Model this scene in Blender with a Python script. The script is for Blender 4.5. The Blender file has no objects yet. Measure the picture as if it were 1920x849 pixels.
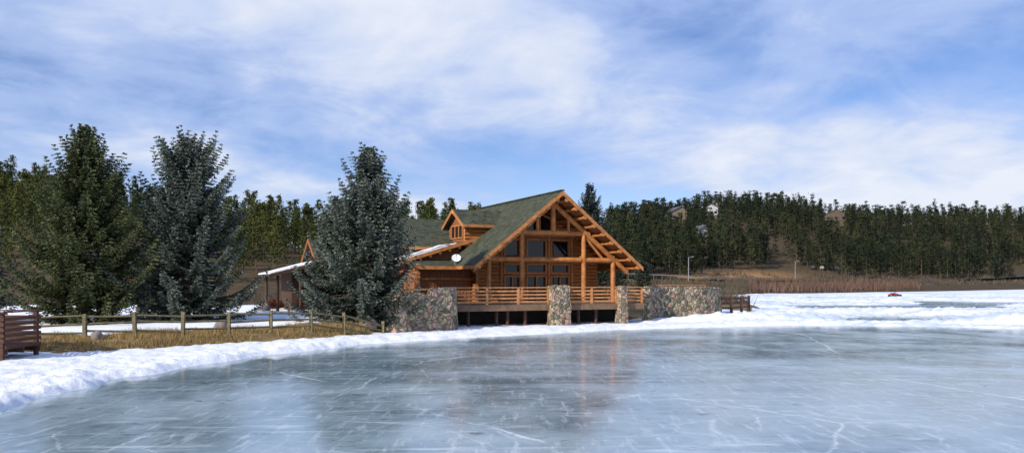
import bpy, math, random
import numpy as np
from mathutils import Vector, Matrix
random.seed(7)
scene=bpy.context.scene
COL=scene.collection
scene.view_settings.view_transform='Standard'
try: scene.view_settings.look='None'
except Exception: pass
scene.view_settings.exposure=0
R=math.radians

# ------------------------------------------------------------ helpers
def link(o,parent=None):
    COL.objects.link(o)
    if parent is not None: o.parent=parent
    return o
def tag(o,label=None,category=None,group=None,kind=None):
    if label: o["label"]=label
    if category: o["category"]=category
    if group: o["group"]=group
    if kind: o["kind"]=kind
    return o
def empty(name,loc=(0,0,0),rz=0,parent=None):
    o=bpy.data.objects.new(name,None); o.empty_display_size=.3
    o.location=loc; o.rotation_euler=(0,0,rz)
    return link(o,parent)
class MB:
    def __init__(s): s.v=[]; s.f=[]; s.m=[]; s.sm=[]
    def add(s,vs,fs,m=0,smooth=False):
        b=len(s.v); s.v+= [tuple(p) for p in vs]
        for f in fs:
            s.f.append(tuple(i+b for i in f)); s.m.append(m); s.sm.append(smooth)
        return s
    def box(s,a,b,m=0):
        x0,y0,z0=[min(a[i],b[i]) for i in range(3)]; x1,y1,z1=[max(a[i],b[i]) for i in range(3)]
        return s.add([(x0,y0,z0),(x1,y0,z0),(x1,y1,z0),(x0,y1,z0),(x0,y0,z1),(x1,y0,z1),(x1,y1,z1),(x0,y1,z1)],
              [(0,3,2,1),(4,5,6,7),(0,1,5,4),(1,2,6,5),(2,3,7,6),(3,0,4,7)],m)
    def beam(s,p,q,w,h,m=0,up=(0,0,1)):
        p=Vector(p);q=Vector(q);d=(q-p).normalized();u=Vector(up)
        a=d.cross(u)
        if a.length<1e-4: a=Vector((1,0,0))
        a.normalize(); c=a.cross(d).normalized(); a*=w/2;c*=h/2
        vs=[p-a-c,p+a-c,p+a+c,p-a+c,q-a-c,q+a-c,q+a+c,q-a+c]
        return s.add(vs,[(0,1,2,3),(7,6,5,4),(0,4,5,1),(1,5,6,2),(2,6,7,3),(3,7,4,0)],m)
    def cyl(s,p,q,r0,r1=None,n=10,m=0,caps=True,mc=None):
        if r1 is None:r1=r0
        p=Vector(p);q=Vector(q);d=(q-p).normalized()
        a=d.cross(Vector((0,0,1)))
        if a.length<1e-3:a=Vector((1,0,0))
        a.normalize();b=d.cross(a)
        vs=[]
        for k in range(n):
            t=2*math.pi*k/n;o=a*math.cos(t)+b*math.sin(t)
            vs.append(p+o*r0);vs.append(q+o*r1)
        s.add(vs,[(2*k,2*k+1,(2*k+3)%(2*n),(2*k+2)%(2*n)) for k in range(n)],m,True)
        if caps:
            mc=m if mc is None else mc
            s.add([vs[2*k] for k in range(n)],[tuple(range(n))],mc)
            s.add([vs[2*k+1] for k in range(n)],[tuple(range(n))[::-1]],mc)
        return s
    def prism(s,poly,off,m=0):
        n=len(poly);off=Vector(off);P=[Vector(p) for p in poly];Q=[p+off for p in P]
        return s.add(P+Q,[tuple(range(n)),tuple(range(2*n-1,n-1,-1))]+[(k,k+n,(k+1)%n+n,(k+1)%n) for k in range(n)],m)
    def blob(s,c,r,m=0,seed=0,n=8,rings=6,jit=.15):
        rnd=random.Random(seed);vs=[];fs=[]
        for i in range(rings+1):
            ph=math.pi*i/rings
            for k in range(n):
                t=2*math.pi*k/n;j=1+rnd.uniform(-jit,jit)
                if i in(0,rings): j=1
                vs.append((c[0]+r[0]*math.sin(ph)*math.cos(t)*j,c[1]+r[1]*math.sin(ph)*math.sin(t)*j,c[2]+r[2]*math.cos(ph)*j))
        for i in range(rings):
            for k in range(n):
                fs.append((i*n+k,(i+1)*n+k,(i+1)*n+(k+1)%n,i*n+(k+1)%n))
        s.add(vs,fs,m,True)
    def mesh(s,name,mats):
        me=bpy.data.meshes.new(name); me.from_pydata(s.v,[],s.f)
        for mt in (mats if isinstance(mats,(list,tuple)) else [mats]): me.materials.append(mt)
        me.polygons.foreach_set('material_index',s.m)
        me.polygons.foreach_set('use_smooth',s.sm)
        me.update(); return me
    def obj(s,name,mats,parent=None,loc=(0,0,0),rz=0):
        o=bpy.data.objects.new(name,s.mesh(name,mats)); o.location=loc;o.rotation_euler=(0,0,rz)
        return link(o,parent)
def np_mesh(name,V,F,mats,midx=None,smooth=False):
    me=bpy.data.meshes.new(name); k=F.shape[1]
    me.vertices.add(len(V)); me.vertices.foreach_set('co',np.ascontiguousarray(V,dtype=np.float32).ravel())
    me.loops.add(F.size); me.loops.foreach_set('vertex_index',np.ascontiguousarray(F,dtype=np.int32).ravel())
    me.polygons.add(len(F)); me.polygons.foreach_set('loop_start',np.arange(0,F.size,k,dtype=np.int32))
    try: me.polygons.foreach_set('loop_total',np.full(len(F),k,dtype=np.int32))
    except Exception: pass
    for mt in (mats if isinstance(mats,(list,tuple)) else [mats]): me.materials.append(mt)
    if midx is not None: me.polygons.foreach_set('material_index',np.asarray(midx,dtype=np.int32))
    if smooth: me.polygons.foreach_set('use_smooth',np.ones(len(F),dtype=bool))
    me.update(calc_edges=True); return me

# ------------------------------------------------------------ numpy noise
def _h(ix,iy,seed):
    n=(ix.astype(np.int64)*374761393+iy.astype(np.int64)*668265263+seed*1442695041)&0xffffffff
    n=((n^(n>>13))*1274126177)&0xffffffff
    return ((n^(n>>16))&0xffff)/65535.0
def vnoise(x,y,seed=0):
    ix=np.floor(x);iy=np.floor(y);fx=x-ix;fy=y-iy
    fx=fx*fx*(3-2*fx);fy=fy*fy*(3-2*fy)
    a=_h(ix,iy,seed);b=_h(ix+1,iy,seed);c=_h(ix,iy+1,seed);d=_h(ix+1,iy+1,seed)
    return (a*(1-fx)+b*fx)*(1-fy)+(c*(1-fx)+d*fx)*fy
def fbm(x,y,o=4,seed=0):
    s=0;a=.5;t=0
    for i in range(o):
        s=s+a*vnoise(x*2**i,y*2**i,seed+i*17);t+=a;a*=.5
    return s/t
def sst(e0,e1,x):
    t=np.clip((x-e0)/(e1-e0),0,1);return t*t*(3-2*t)

# ------------------------------------------------------------ node materials
def newmat(name):
    m=bpy.data.materials.new(name);m.use_nodes=True
    nt=m.node_tree;b=nt.nodes['Principled BSDF'];return m,nt,b
def N(nt,t,**k):
    n=nt.nodes.new(t)
    for a,v in k.items(): setattr(n,a,v)
    return n
def ramp(nt,src,stops,interp='LINEAR'):
    r=N(nt,'ShaderNodeValToRGB');r.color_ramp.interpolation=interp
    e=r.color_ramp.elements
    while len(e)<len(stops): e.new(.5)
    for i,(p,c) in enumerate(stops):
        e[i].position=p; e[i].color=(c[0],c[1],c[2],1) if hasattr(c,'__len__') else (c,c,c,1)
    nt.links.new(src,r.inputs[0]);return r.outputs[0]
def mapping(nt,vec,sc=(1,1,1),rot=(0,0,0)):
    mp=N(nt,'ShaderNodeMapping');mp.inputs['Scale'].default_value=sc;mp.inputs['Rotation'].default_value=rot;nt.links.new(vec,mp.inputs[0]);return mp.outputs[0]
def noise(nt,vec,scale,detail=5,rough=.55,dist=0,sc=None):
    n=N(nt,'ShaderNodeTexNoise');n.inputs['Scale'].default_value=scale;n.inputs['Detail'].default_value=detail
    n.inputs['Roughness'].default_value=rough;n.inputs['Distortion'].default_value=dist
    if sc is not None: vec=mapping(nt,vec,sc)
    nt.links.new(vec,n.inputs['Vector']);return n.outputs[0]
def mix(nt,f,a,b,mode='MIX'):
    n=N(nt,'ShaderNodeMix');n.data_type='RGBA';n.blend_type=mode
    for s,i in((f,0),(a,6),(b,7)):
        if hasattr(s,'is_linked') or hasattr(s,'links'): nt.links.new(s,n.inputs[i])
        else: n.inputs[i].default_value=s if i==0 else (s[0],s[1],s[2],1)
    return n.outputs[2]
def mth(nt,op,a,b=None,c=None):
    n=N(nt,'ShaderNodeMath');n.operation=op
    for i,s in enumerate((a,b,c)):
        if s is None: continue
        if isinstance(s,(int,float)): n.inputs[i].default_value=s
        else: nt.links.new(s,n.inputs[i])
    return n.outputs[0]
def bump(nt,b,h,st=.3,dist=.05):
    n=N(nt,'ShaderNodeBump');n.inputs['Strength'].default_value=st;n.inputs['Distance'].default_value=dist
    nt.links.new(h,n.inputs['Height']);nt.links.new(n.outputs[0],b.inputs['Normal'])
def coords(nt,kind='Object'):
    if kind=='Position': return N(nt,'ShaderNodeNewGeometry').outputs['Position']
    return N(nt,'ShaderNodeTexCoord').outputs[kind]
def simple(name,c0,c1,scale=3,rough=.8,sc=None,bs=.2,bd=.02,spec=.3,kind='Object',metal=0):
    m,nt,b=newmat(name);v=coords(nt,kind)
    n=noise(nt,v,scale,6,.6,0,sc)
    nt.links.new(ramp(nt,n,[(.3,c0),(.7,c1)]),b.inputs['Base Color'])
    b.inputs['Roughness'].default_value=rough;b.inputs['Specular IOR Level'].default_value=spec;b.inputs['Metallic'].default_value=metal
    bump(nt,b,n,bs,bd);return m
M={}
M['log']=simple('varnished_log',(.21,.073,.020),(.52,.20,.058),2.2,.55,(1,1,6),.3,.03)
M['beam']=simple('beam_wood',(.27,.097,.029),(.58,.235,.073),2.6,.5,None,.3,.02)
M['logend']=simple('log_end',(.34,.15,.06),(.5,.25,.10),6,.7)
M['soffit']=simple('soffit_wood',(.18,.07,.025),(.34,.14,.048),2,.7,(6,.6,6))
M['rail']=simple('railing_wood',(.30,.125,.05),(.60,.29,.12),3,.65)
M['fascia']=simple('weathered_fascia',(.13,.08,.05),(.24,.15,.09),3,.8)
M['darkwood']=simple('dark_stained_wood',(.045,.02,.014),(.11,.05,.032),3,.7,(1,1,5))
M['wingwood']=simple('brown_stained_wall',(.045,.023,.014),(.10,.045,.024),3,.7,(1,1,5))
M['siding']=simple('board_siding',(.18,.062,.025),(.36,.13,.045),3.5,.7,(7,7,.5),.5,.03)
M['fence']=simple('weathered_rail',(.09,.075,.04),(.24,.20,.11),4,.85,(1,1,3))
M['frame']=simple('window_frame',(.34,.125,.038),(.54,.23,.07),4,.5)
M['dark']=simple('foundation_painted_shade',(.015,.013,.011),(.035,.032,.028),2,.95)  # near-black colour stands in for the shadow under the deck
M['bark']=simple('bark',(.05,.035,.025),(.15,.11,.08),5,.95,(1,1,.3),.6,.05)
M['whitepaint']=simple('white_paint',(.7,.7,.7),(.82,.82,.82),2,.4)
M['metal']=simple('galvanised_metal',(.35,.36,.37),(.5,.5,.5),3,.4,metal=.6)
M['oldmetal']=simple('weathered_guard_rail',(.16,.15,.14),(.24,.22,.20),3,.7)
M['red']=simple('red_paint',(.42,.03,.02),(.5,.05,.03),3,.35)
M['black']=simple('black_rubber',(.015,.015,.015),(.03,.03,.03),4,.8)
M['rock']=simple('boulder_rock',(.12,.10,.09),(.30,.25,.22),2.5,.9,None,.6,.08)
M['asphalt']=simple('asphalt',(.05,.05,.05),(.09,.085,.08),1,.9)
M['greyroof']=simple('grey_roofing',(.07,.07,.075),(.13,.13,.135),2,.8)
M['tanwall']=simple('tan_stucco',(.20,.155,.11),(.27,.21,.15),1,.9)
M['whitewall']=simple('pale_clapboard',(.36,.36,.35),(.45,.45,.43),1,.8)
M['brownwall']=simple('brown_clapboard',(.09,.065,.05),(.14,.10,.075),1,.8)
def glassmat():
    m,nt,b=newmat('window_glass')
    b.inputs['Base Color'].default_value=(.010,.011,.013,1);b.inputs['Roughness'].default_value=.05
    b.inputs['Specular IOR Level'].default_value=.4
    v=coords(nt);n=noise(nt,v,.7,2);bump(nt,b,n,.05,.1);return m
M['glass']=glassmat()
def shingle():
    m,nt,b=newmat('green_shingle');v=coords(nt)
    sx=N(nt,'ShaderNodeSeparateXYZ');nt.links.new(v,sx.inputs[0])
    row=mth(nt,'FRACT',mth(nt,'MULTIPLY',sx.outputs[2],5.0))
    n=noise(nt,v,7,4,.7);n2=noise(nt,v,.8,3)
    vo=N(nt,'ShaderNodeTexVoronoi');vo.inputs['Scale'].default_value=3.2;nt.links.new(v,vo.inputs['Vector'])
    vs=N(nt,'ShaderNodeSeparateColor');nt.links.new(vo.outputs['Color'],vs.inputs[0])
    c=ramp(nt,n,[(.3,(.038,.046,.028)),(.7,(.120,.128,.080))])
    c=mix(nt,ramp(nt,n2,[(.4,0.),(.7,.5)]),c,(.095,.09,.062))
    c=mix(nt,.5,c,mix(nt,1.,c,vs.outputs[0],'MULTIPLY'))
    c=mix(nt,ramp(nt,row,[(.0,.7),(.16,0.)]),c,(.015,.02,.012))
    nt.links.new(c,b.inputs['Base Color']);b.inputs['Roughness'].default_value=.9
    b.inputs['Specular IOR Level'].default_value=.15
    bump(nt,b,row,.5,.03);return m
M['shingle']=shingle()
def stone():
    m,nt,b=newmat('river_stone_masonry');v=coords(nt)
    d=N(nt,'ShaderNodeTexNoise');d.inputs['Scale'].default_value=2.4;nt.links.new(v,d.inputs['Vector'])
    vv=N(nt,'ShaderNodeVectorMath');vv.operation='MULTIPLY_ADD';nt.links.new(d.outputs[1],vv.inputs[0]);vv.inputs[1].default_value=(.45,.45,.45);nt.links.new(v,vv.inputs[2])
    SC=3.2
    vo=N(nt,'ShaderNodeTexVoronoi');vo.inputs['Scale'].default_value=SC;nt.links.new(vv.outputs[0],vo.inputs['Vector'])
    ve=N(nt,'ShaderNodeTexVoronoi');ve.feature='DISTANCE_TO_EDGE';ve.inputs['Scale'].default_value=SC;nt.links.new(vv.outputs[0],ve.inputs['Vector'])
    s=N(nt,'ShaderNodeSeparateColor');nt.links.new(vo.outputs['Color'],s.inputs[0])
    c=ramp(nt,s.outputs[0],[(0,(.16,.145,.10)),(.15,(.37,.31,.20)),(.32,(.37,.245,.18)),(.45,(.20,.19,.125)),(.57,(.46,.385,.27)),(.74,(.27,.24,.19)),(.84,(.46,.30,.235))],'CONSTANT')
    n=noise(nt,v,9,4,.6)
    c=mix(nt,.7,c,mix(nt,1.,c,ramp(nt,n,[(.3,.4),(.7,1.3)]),'MULTIPLY'))
    c=mix(nt,ramp(nt,ve.outputs[0],[(.015,.9),(.06,0.)]),c,(.095,.08,.055))
    nt.links.new(c,b.inputs['Base Color']);b.inputs['Roughness'].default_value=.85;b.inputs['Specular IOR Level'].default_value=.2
    bump(nt,b,ramp(nt,ve.outputs[0],[(0,0.),(.16,1.)]),.8,.09);return m
M['stone']=stone()
def snowmat(name='snow'):
    m,nt,b=newmat(name);v=coords(nt,'Position')
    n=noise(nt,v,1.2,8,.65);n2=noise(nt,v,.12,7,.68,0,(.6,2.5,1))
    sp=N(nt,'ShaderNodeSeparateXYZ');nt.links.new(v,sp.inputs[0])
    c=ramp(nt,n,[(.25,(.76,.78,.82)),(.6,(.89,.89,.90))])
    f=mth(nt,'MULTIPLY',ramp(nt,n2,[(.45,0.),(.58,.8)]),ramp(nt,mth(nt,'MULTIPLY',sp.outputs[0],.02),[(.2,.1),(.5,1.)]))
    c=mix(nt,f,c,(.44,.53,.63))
    nt.links.new(c,b.inputs['Base Color']);b.inputs['Roughness'].default_value=.7;b.inputs['Specular IOR Level'].default_value=.3
    h=noise(nt,v,3.5,8,.7);bump(nt,b,h,.7,.16);return m
M['snow']=snowmat()
def icemat():
    m,nt,b=newmat('lake_ice');v=coords(nt,'Position')
    n1=noise(nt,v,.055,6,.6,.8,(.8,1.8,1))
    n2=noise(nt,v,.5,8,.68,.4,(.8,.5,1))
    n3=noise(nt,v,2.5,7,.7)
    sp=N(nt,'ShaderNodeSeparateXYZ');nt.links.new(v,sp.inputs[0])
    gx=ramp(nt,mth(nt,'MULTIPLY_ADD',sp.outputs[0],.02,.5),[(.2,-.0),(.75,.07)])
    a=mth(nt,'ADD',mth(nt,'ADD',mth(nt,'MULTIPLY',n1,.60),mth(nt,'MULTIPLY',n2,.40)),gx)
    a=mth(nt,'SUBTRACT',a,.012)
    c=ramp(nt,a,[(.38,(.060,.105,.120)),(.47,(.120,.185,.208)),(.55,(.245,.33,.365)),(.66,(.44,.52,.56))])
    c=mix(nt,ramp(nt,n3,[(.35,0.),(.75,.35)]),c,(.42,.49,.53))
    n5=noise(nt,mapping(nt,v,(3.2,.5,1),(0,0,.5)),1.3,6,.7)
    c=mix(nt,ramp(nt,n5,[(.54,0.),(.66,.5)]),c,(.60,.67,.71))
    n6=noise(nt,mapping(nt,v,(.35,2.4,1),(0,0,-.12)),.8,8,.72,.5)
    c=mix(nt,ramp(nt,n6,[(.55,0.),(.66,.55)]),c,(.66,.72,.75))
    n4=noise(nt,v,.9,9,.78,1.,(.7,1.6,1))
    c=mix(nt,ramp(nt,n4,[(.59,0.),(.65,.8)]),c,(.05,.07,.07))
    dn=N(nt,'ShaderNodeTexNoise');dn.inputs['Scale'].default_value=.10;dn.inputs['Detail'].default_value=8;dn.inputs['Roughness'].default_value=.7;nt.links.new(v,dn.inputs['Vector'])
    vm=N(nt,'ShaderNodeVectorMath');vm.operation='MULTIPLY_ADD';nt.links.new(dn.outputs[1],vm.inputs[0]);vm.inputs[1].default_value=(2.0,2.0,0);nt.links.new(v,vm.inputs[2])
    cr=None
    for sc,w,amt,of in((.05,.0040,.95,0.),(.13,.0055,.65,.7),(.35,.009,.4,1.3)):
        ve=N(nt,'ShaderNodeTexVoronoi');ve.feature='DISTANCE_TO_EDGE';ve.inputs['Scale'].default_value=sc
        nt.links.new(mapping(nt,vm.outputs[0],(1,1,1),(0,0,of)),ve.inputs['Vector'])
        k=ramp(nt,ve.outputs[0],[(0,amt),(w,0.)])
        msk=ramp(nt,noise(nt,mapping(nt,v,(1,1,1),(0,0,of)),.15+of*.1,4),[(.43,0.),(.54,1.)])
        k=mth(nt,'MULTIPLY',k,msk)
        cr=k if cr is None else mth(nt,'MAXIMUM',cr,k)
    cr=mth(nt,'MULTIPLY',cr,ramp(nt,n3,[(.35,.45),(.55,1.)]))
    c=mix(nt,cr,c,(.85,.88,.90))
    nt.links.new(c,b.inputs['Base Color'])
    r=ramp(nt,a,[(.38,.07),(.52,.14),(.66,.25)]);nt.links.new(r,b.inputs['Roughness'])
    b.inputs['IOR'].default_value=1.33
    bump(nt,b,mth(nt,'ADD',mth(nt,'MULTIPLY',n3,.3),n2),.06,.04);return m
M['ice']=icemat()
def groundmat():
    m,nt,b=newmat('dry_ground');v=coords(nt,'Position')
    n=noise(nt,v,.5,8,.7)
    c=ramp(nt,n,[(.3,(.09,.06,.028)),(.5,(.20,.14,.065)),(.7,(.33,.235,.11))])
    c2=ramp(nt,n,[(.3,(.035,.03,.017)),(.55,(.085,.06,.033)),(.75,(.18,.11,.055))])
    at=N(nt,'ShaderNodeAttribute');at.attribute_name='masks'
    s=N(nt,'ShaderNodeSeparateColor');nt.links.new(at.outputs['Color'],s.inputs[0])
    c=mix(nt,s.outputs[1],c,c2)
    c=mix(nt,s.outputs[2],c,ramp(nt,n,[(.3,(.20,.11,.05)),(.65,(.48,.26,.11))]))
    sn=mth(nt,'ADD',s.outputs[0],mth(nt,'MULTIPLY',mth(nt,'SUBTRACT',noise(nt,v,.35,6,.6),.5),1.4))
    c=mix(nt,ramp(nt,sn,[(.46,0.),(.56,1.)]),c,(.84,.86,.89))
    nt.links.new(c,b.inputs['Base Color']);b.inputs['Roughness'].default_value=.95;b.inputs['Specular IOR Level'].default_value=.1
    bump(nt,b,n,.6,.25);return m
M['ground']=groundmat()
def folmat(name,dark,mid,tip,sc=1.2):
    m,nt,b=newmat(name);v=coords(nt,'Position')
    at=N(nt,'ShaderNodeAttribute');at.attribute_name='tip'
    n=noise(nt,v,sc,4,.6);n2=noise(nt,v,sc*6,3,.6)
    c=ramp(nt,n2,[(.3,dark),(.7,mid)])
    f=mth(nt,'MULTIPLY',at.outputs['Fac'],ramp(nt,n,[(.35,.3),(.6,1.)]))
    c=mix(nt,f,c,tip)  # pale tip colour, also carries the painted top light
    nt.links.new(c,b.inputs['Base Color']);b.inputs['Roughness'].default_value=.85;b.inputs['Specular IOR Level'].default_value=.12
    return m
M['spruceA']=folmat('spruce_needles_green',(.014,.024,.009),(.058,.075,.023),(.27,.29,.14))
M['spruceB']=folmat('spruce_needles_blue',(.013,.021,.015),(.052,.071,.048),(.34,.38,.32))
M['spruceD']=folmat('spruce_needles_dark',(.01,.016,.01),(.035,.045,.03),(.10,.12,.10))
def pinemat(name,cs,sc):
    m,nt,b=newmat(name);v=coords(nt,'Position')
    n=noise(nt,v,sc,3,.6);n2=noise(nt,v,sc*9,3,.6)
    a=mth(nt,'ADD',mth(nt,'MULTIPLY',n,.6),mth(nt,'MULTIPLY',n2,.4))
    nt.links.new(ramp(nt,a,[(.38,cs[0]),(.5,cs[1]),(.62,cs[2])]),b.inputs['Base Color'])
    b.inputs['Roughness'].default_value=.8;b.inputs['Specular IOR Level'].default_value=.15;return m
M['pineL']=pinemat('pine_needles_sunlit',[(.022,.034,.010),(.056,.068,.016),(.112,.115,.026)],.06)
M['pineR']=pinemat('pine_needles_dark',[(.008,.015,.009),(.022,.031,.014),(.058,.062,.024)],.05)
M['drygrass']=simple('dry_grass',(.20,.13,.05),(.46,.32,.13),6,.9,kind='Position')
M['willow']=simple('willow_twigs',(.09,.05,.035),(.18,.11,.08),.15,.9,kind='Position')
M['scrub']=simple('bare_scrub',(.06,.05,.033),(.14,.11,.075),.15,.9,kind='Position')
M['redbush']=simple('russet_shrub',(.10,.03,.02),(.2,.07,.04),3,.9)

# ------------------------------------------------------------ terrain
SHORE=np.array([(-300,38),(-60,36),(-24,33.5),(-17.8,31.2),(-15.8,33.0),(-13.3,36.2),(-9.8,40.5),(-7.6,44.3),(-6.2,50),(-3,53.2),(5,56.8),(9,60),
 (11,62.6),(15.5,64.5),(19,67.5),(23,73),(27,84),(34,120),(44,168),(60,190),(90,215),(130,245),(190,300),(280,360),(500,420),(1200,500),(1200,4000),(-1500,4000),(-1500,38)],float)
ICE=np.array([(-60,13),(-18,14.2),(-11.2,17.4),(-11.6,21.0),(-11.7,24.5),(-10.9,29.2),(-9.1,33.2),(-6.7,38.0),(-3.1,41.8),(1.2,45.1),(6.2,49.2),(11.9,52.0),(20,54.6),
 (26.5,53.6),(34,50),(60,44),(130,30),(400,10),(1300,10),(1300,4000),(-1500,4000),(-1500,13)],float)
def sdist(x,y,P):
    n=len(P);d=np.full(x.shape,1e9);ins=np.zeros(x.shape,bool)
    for i in range(n):
        a=P[i];b=P[(i+1)%n];ex,ey=b-a
        t=np.clip(((x-a[0])*ex+(y-a[1])*ey)/(ex*ex+ey*ey),0,1)
        d=np.minimum(d,(x-a[0]-t*ex)**2+(y-a[1]-t*ey)**2)
        c=((a[1]>y)!=(b[1]>y))
        if ey!=0: ins^= c&(x<ex*(y-a[1])/ey+a[0])
    return np.where(ins,1,-1)*np.sqrt(d)
Rb=([-500,850,1150,1450,1920,2600],[260,260,480,560,650,700])
TOPb=([-600,0,120,250,400,480,600,750,850,1000,1130,1230,1330,1420,1500,1600,1750,1920,2600],[325,342,358,385,412,418,428,428,428,422,402,390,386,374,384,396,400,400,403])
Bb=([-600,900,1150,1300,1450,1700,1920,2600],[95,95,215,235,285,350,400,460])
def hill(x,y):
    b=960+1500*x/np.maximum(y,20)
    Rr=np.interp(b,*Rb);B=np.interp(b,*Bb);top=np.interp(b,*TOPb)
    Z=3+(528-top)*Rr/1500-np.interp(b,[900,1150],[10.0,11.5])-1
    s=np.clip((y-B)/(Rr-B),0,1)
    h=Z*(s*s*(3-2*s)*.6+.4*s)
    h=h-np.clip(y-Rr,0,None)*.04
    h=h+s*(fbm(x/45,y/45,4,3)-.5)*7
    return np.where(y>20,np.maximum(h,-.5),0)
def ground_z(x,y):
    x=np.asarray(x,float);y=np.asarray(y,float)
    sd=sdist(x,y,SHORE)
    base=-.7+1.15*sst(-.8,1.6,sd)+.22*sst(1.5,8,sd)
    base=base+sst(0,2,sd)*(fbm(x/2.2,y/2.2,4,11)-.5)*.22
    base=base+sst(44,66,y)*.35*(x<-8)
    far=sst(100,180,y)
    base=base+far*np.clip(sd*.07,0,2.6)*sst(0,1,sd)
    return base+sst(0,10,sd)*hill(x,y)
def gz(x,y): return float(ground_z(np.array([x]),np.array([y]))[0])
def fan(tr,ys):
    T,Y=np.meshgrid(tr,ys);return T*Y,Y
def grid_faces(nr,nc):
    i=np.arange(nr-1)[:,None]*nc+np.arange(nc-1)[None,:];i=i.ravel()
    return np.stack([i,i+1,i+nc+1,i+nc],1)
ys=np.concatenate([[-40,-10,2],np.geomspace(8,3500,600)])
Xw=np.concatenate([-np.geomspace(2.6,.82,16)[:-1],np.linspace(-.82,.82,420),np.geomspace(.82,2.6,16)[1:]])
T,Y=np.meshgrid(Xw,ys);X=T*np.maximum(Y,12)+0*Y
V=np.stack([X,Y,ground_z(X,Y)],-1).reshape(-1,3)
me=np_mesh('ground',V,grid_faces(*X.shape),M['ground'],smooth=True)
x=V[:,0];y=V[:,1];b=960+1500*x/np.maximum(y,12)
sd=sdist(x,y,SHORE)
snow=sst(3.8,5.6,sd)*(1-sst(62,76,y))*sst(-6,-8,x)*.86
snow=np.maximum(snow,(1-sst(1.0,5,np.hypot(x-20,y-69)/1.6))*.9)
hillm=sst(70,100,y)
cut=np.exp(-((y-(np.interp(b,*Bb)+20))/16)**2)*sst(1230,1290,b)*(1-sst(1400,1560,b))*1.0
ca=me.color_attributes.new('masks','FLOAT_COLOR','POINT')
ca.data.foreach_set('color',np.stack([snow,hillm,cut,np.ones_like(x)],1).astype(np.float32).ravel())
g=link(bpy.data.objects.new('ground',me));tag(g,'dry grassy shore and brown wooded hillsides','ground',kind='structure')

mb=MB();mb.add([(-900,-60,0),(1300,-60,0),(1300,900,0),(-900,900,0)],[(0,1,2,3)])
o=mb.obj('lake_ice',M['ice']);tag(o,'frozen lake with blue-grey skating ice and white cracks','ice',kind='structure')
ys=np.geomspace(13,900,640);tr=np.linspace(-.95,.95,640)
X,Y=fan(tr,ys);sd=sdist(X,Y,ICE)
wob=(fbm(X/2.2,Y/2.2,4,5)-.5)*1.3
d=sd+wob
rim=sst(0,.9,d)
lump=fbm(X/.55,Y/.55,4,8)
left=(1-sst(28,48,Y))
hgt=-.12+rim*(.20+.08*left+.16*(lump-.5)*1.2)
hgt=hgt+rim*np.exp(-((d-1.6)/1.3)**2)*(.04+.22*(lump-.3))*(.5+.5*sst(.3,.7,fbm(X/3,Y/3,3,21)))
far=sst(14,24,X)*sst(1.5,4,d)
f1=fbm(X/16+3,Y/7,4,44);f2=fbm(X/22,Y/9,4,61);f3=fbm(X/5,Y/2.5,4,71)
hgt=hgt+far*(-.12+.42*sst(.42,.62,f1)*(.4+lump)+.12*(f3-.4)-.34*sst(.46,.54,f2)*(1-sst(95,130,Y)))
pile=np.exp(-(((X-17)/5.2)**2+((Y-59.5)/2.6)**2))
hgt=hgt+pile*(.3+.6*lump)*rim
pile2=np.exp(-(((X-42)/14)**2+((Y-58)/2.2)**2))
hgt=hgt+pile2*(.15+.6*lump)*rim
farc=sst(130,240,Y);hgt=hgt*(1-farc)+farc*.06
V=np.stack([X,Y,hgt],-1).reshape(-1,3)
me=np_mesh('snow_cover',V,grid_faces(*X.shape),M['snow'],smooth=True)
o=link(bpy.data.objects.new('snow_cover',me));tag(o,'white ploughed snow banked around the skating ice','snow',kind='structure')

# ------------------------------------------------------------ log house
TH=math.atan(.455);OX,OY=3.55,56.0
H=empty('log_house',(OX,OY,0),TH)
tag(H,'orange-brown log lake house with green shingle roof and glazed gable','house')
def L2W(u,v): return (OX+u*math.cos(TH)-v*math.sin(TH),OY+u*math.sin(TH)+v*math.cos(TH))
PZ=9.38;SL=.795;HW=6.64
def rz_(u): return PZ-SL*abs(u)
mb=MB();t=.10
for sgn in(-1,1):
    mb.prism([(0,0,PZ),(sgn*HW,0,rz_(HW)),(sgn*HW,0,rz_(HW)-t),(0,0,PZ-t)],(0,15.5,0))
mb.beam((0,-.02,PZ+.02),(0,15.5,PZ+.02),.3,.08)
roof=mb.obj('roof',M['shingle'],H);roof["label"]="steep green shingle gable roof"
mb=MB()
for sgn in(-1,1):
    mb.prism([(0,.03,PZ-t-.003),(sgn*(HW-.05),.03,rz_(HW-.05)-t-.003),(sgn*(HW-.05),.03,rz_(HW-.05)-t-.12),(0,.03,PZ-t-.12)],(0,15.4,0))
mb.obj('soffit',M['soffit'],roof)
mb=MB()
for sgn in(-1,1):
    a=PZ-.02;
    mb.prism([(0,-.06,a),(sgn*(HW+.03),-.06,rz_(HW+.03)-.02),(sgn*(HW+.03),-.06,rz_(HW+.03)-.30),(0,-.06,a-.31)],(0,.055,0))
    mb.beam((sgn*(HW+.03),.0,rz_(HW)-.12),(sgn*(HW+.03),15.5,rz_(HW)-.12),.06,.22)
mb.obj('rake_board',M['beam'],roof)
for sgn in(-1,1):
    for k in range(9):
        u=sgn*(.35+k*.74)
        MB().cyl((u,.02,rz_(u)-t-.28),(u,4.3,rz_(u)-t-.28),.13,n=10,mc=1).obj('purlin',[M['beam'],M['logend']],roof)
tv=1.47;BE=[M['beam'],M['logend']]
mb=MB()
for sgn in(-1,1):
    mb.cyl((0,tv,PZ-.75),(sgn*6.2,tv,rz_(6.2)-.72),.19,n=12)
    mb.cyl((sgn*1.25,tv,6.5),(sgn*1.25,tv,rz_(1.25)-.6),.11,n=10)
mb.cyl((0,tv,6.5),(0,tv,PZ-.5),.19,n=12)
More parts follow.
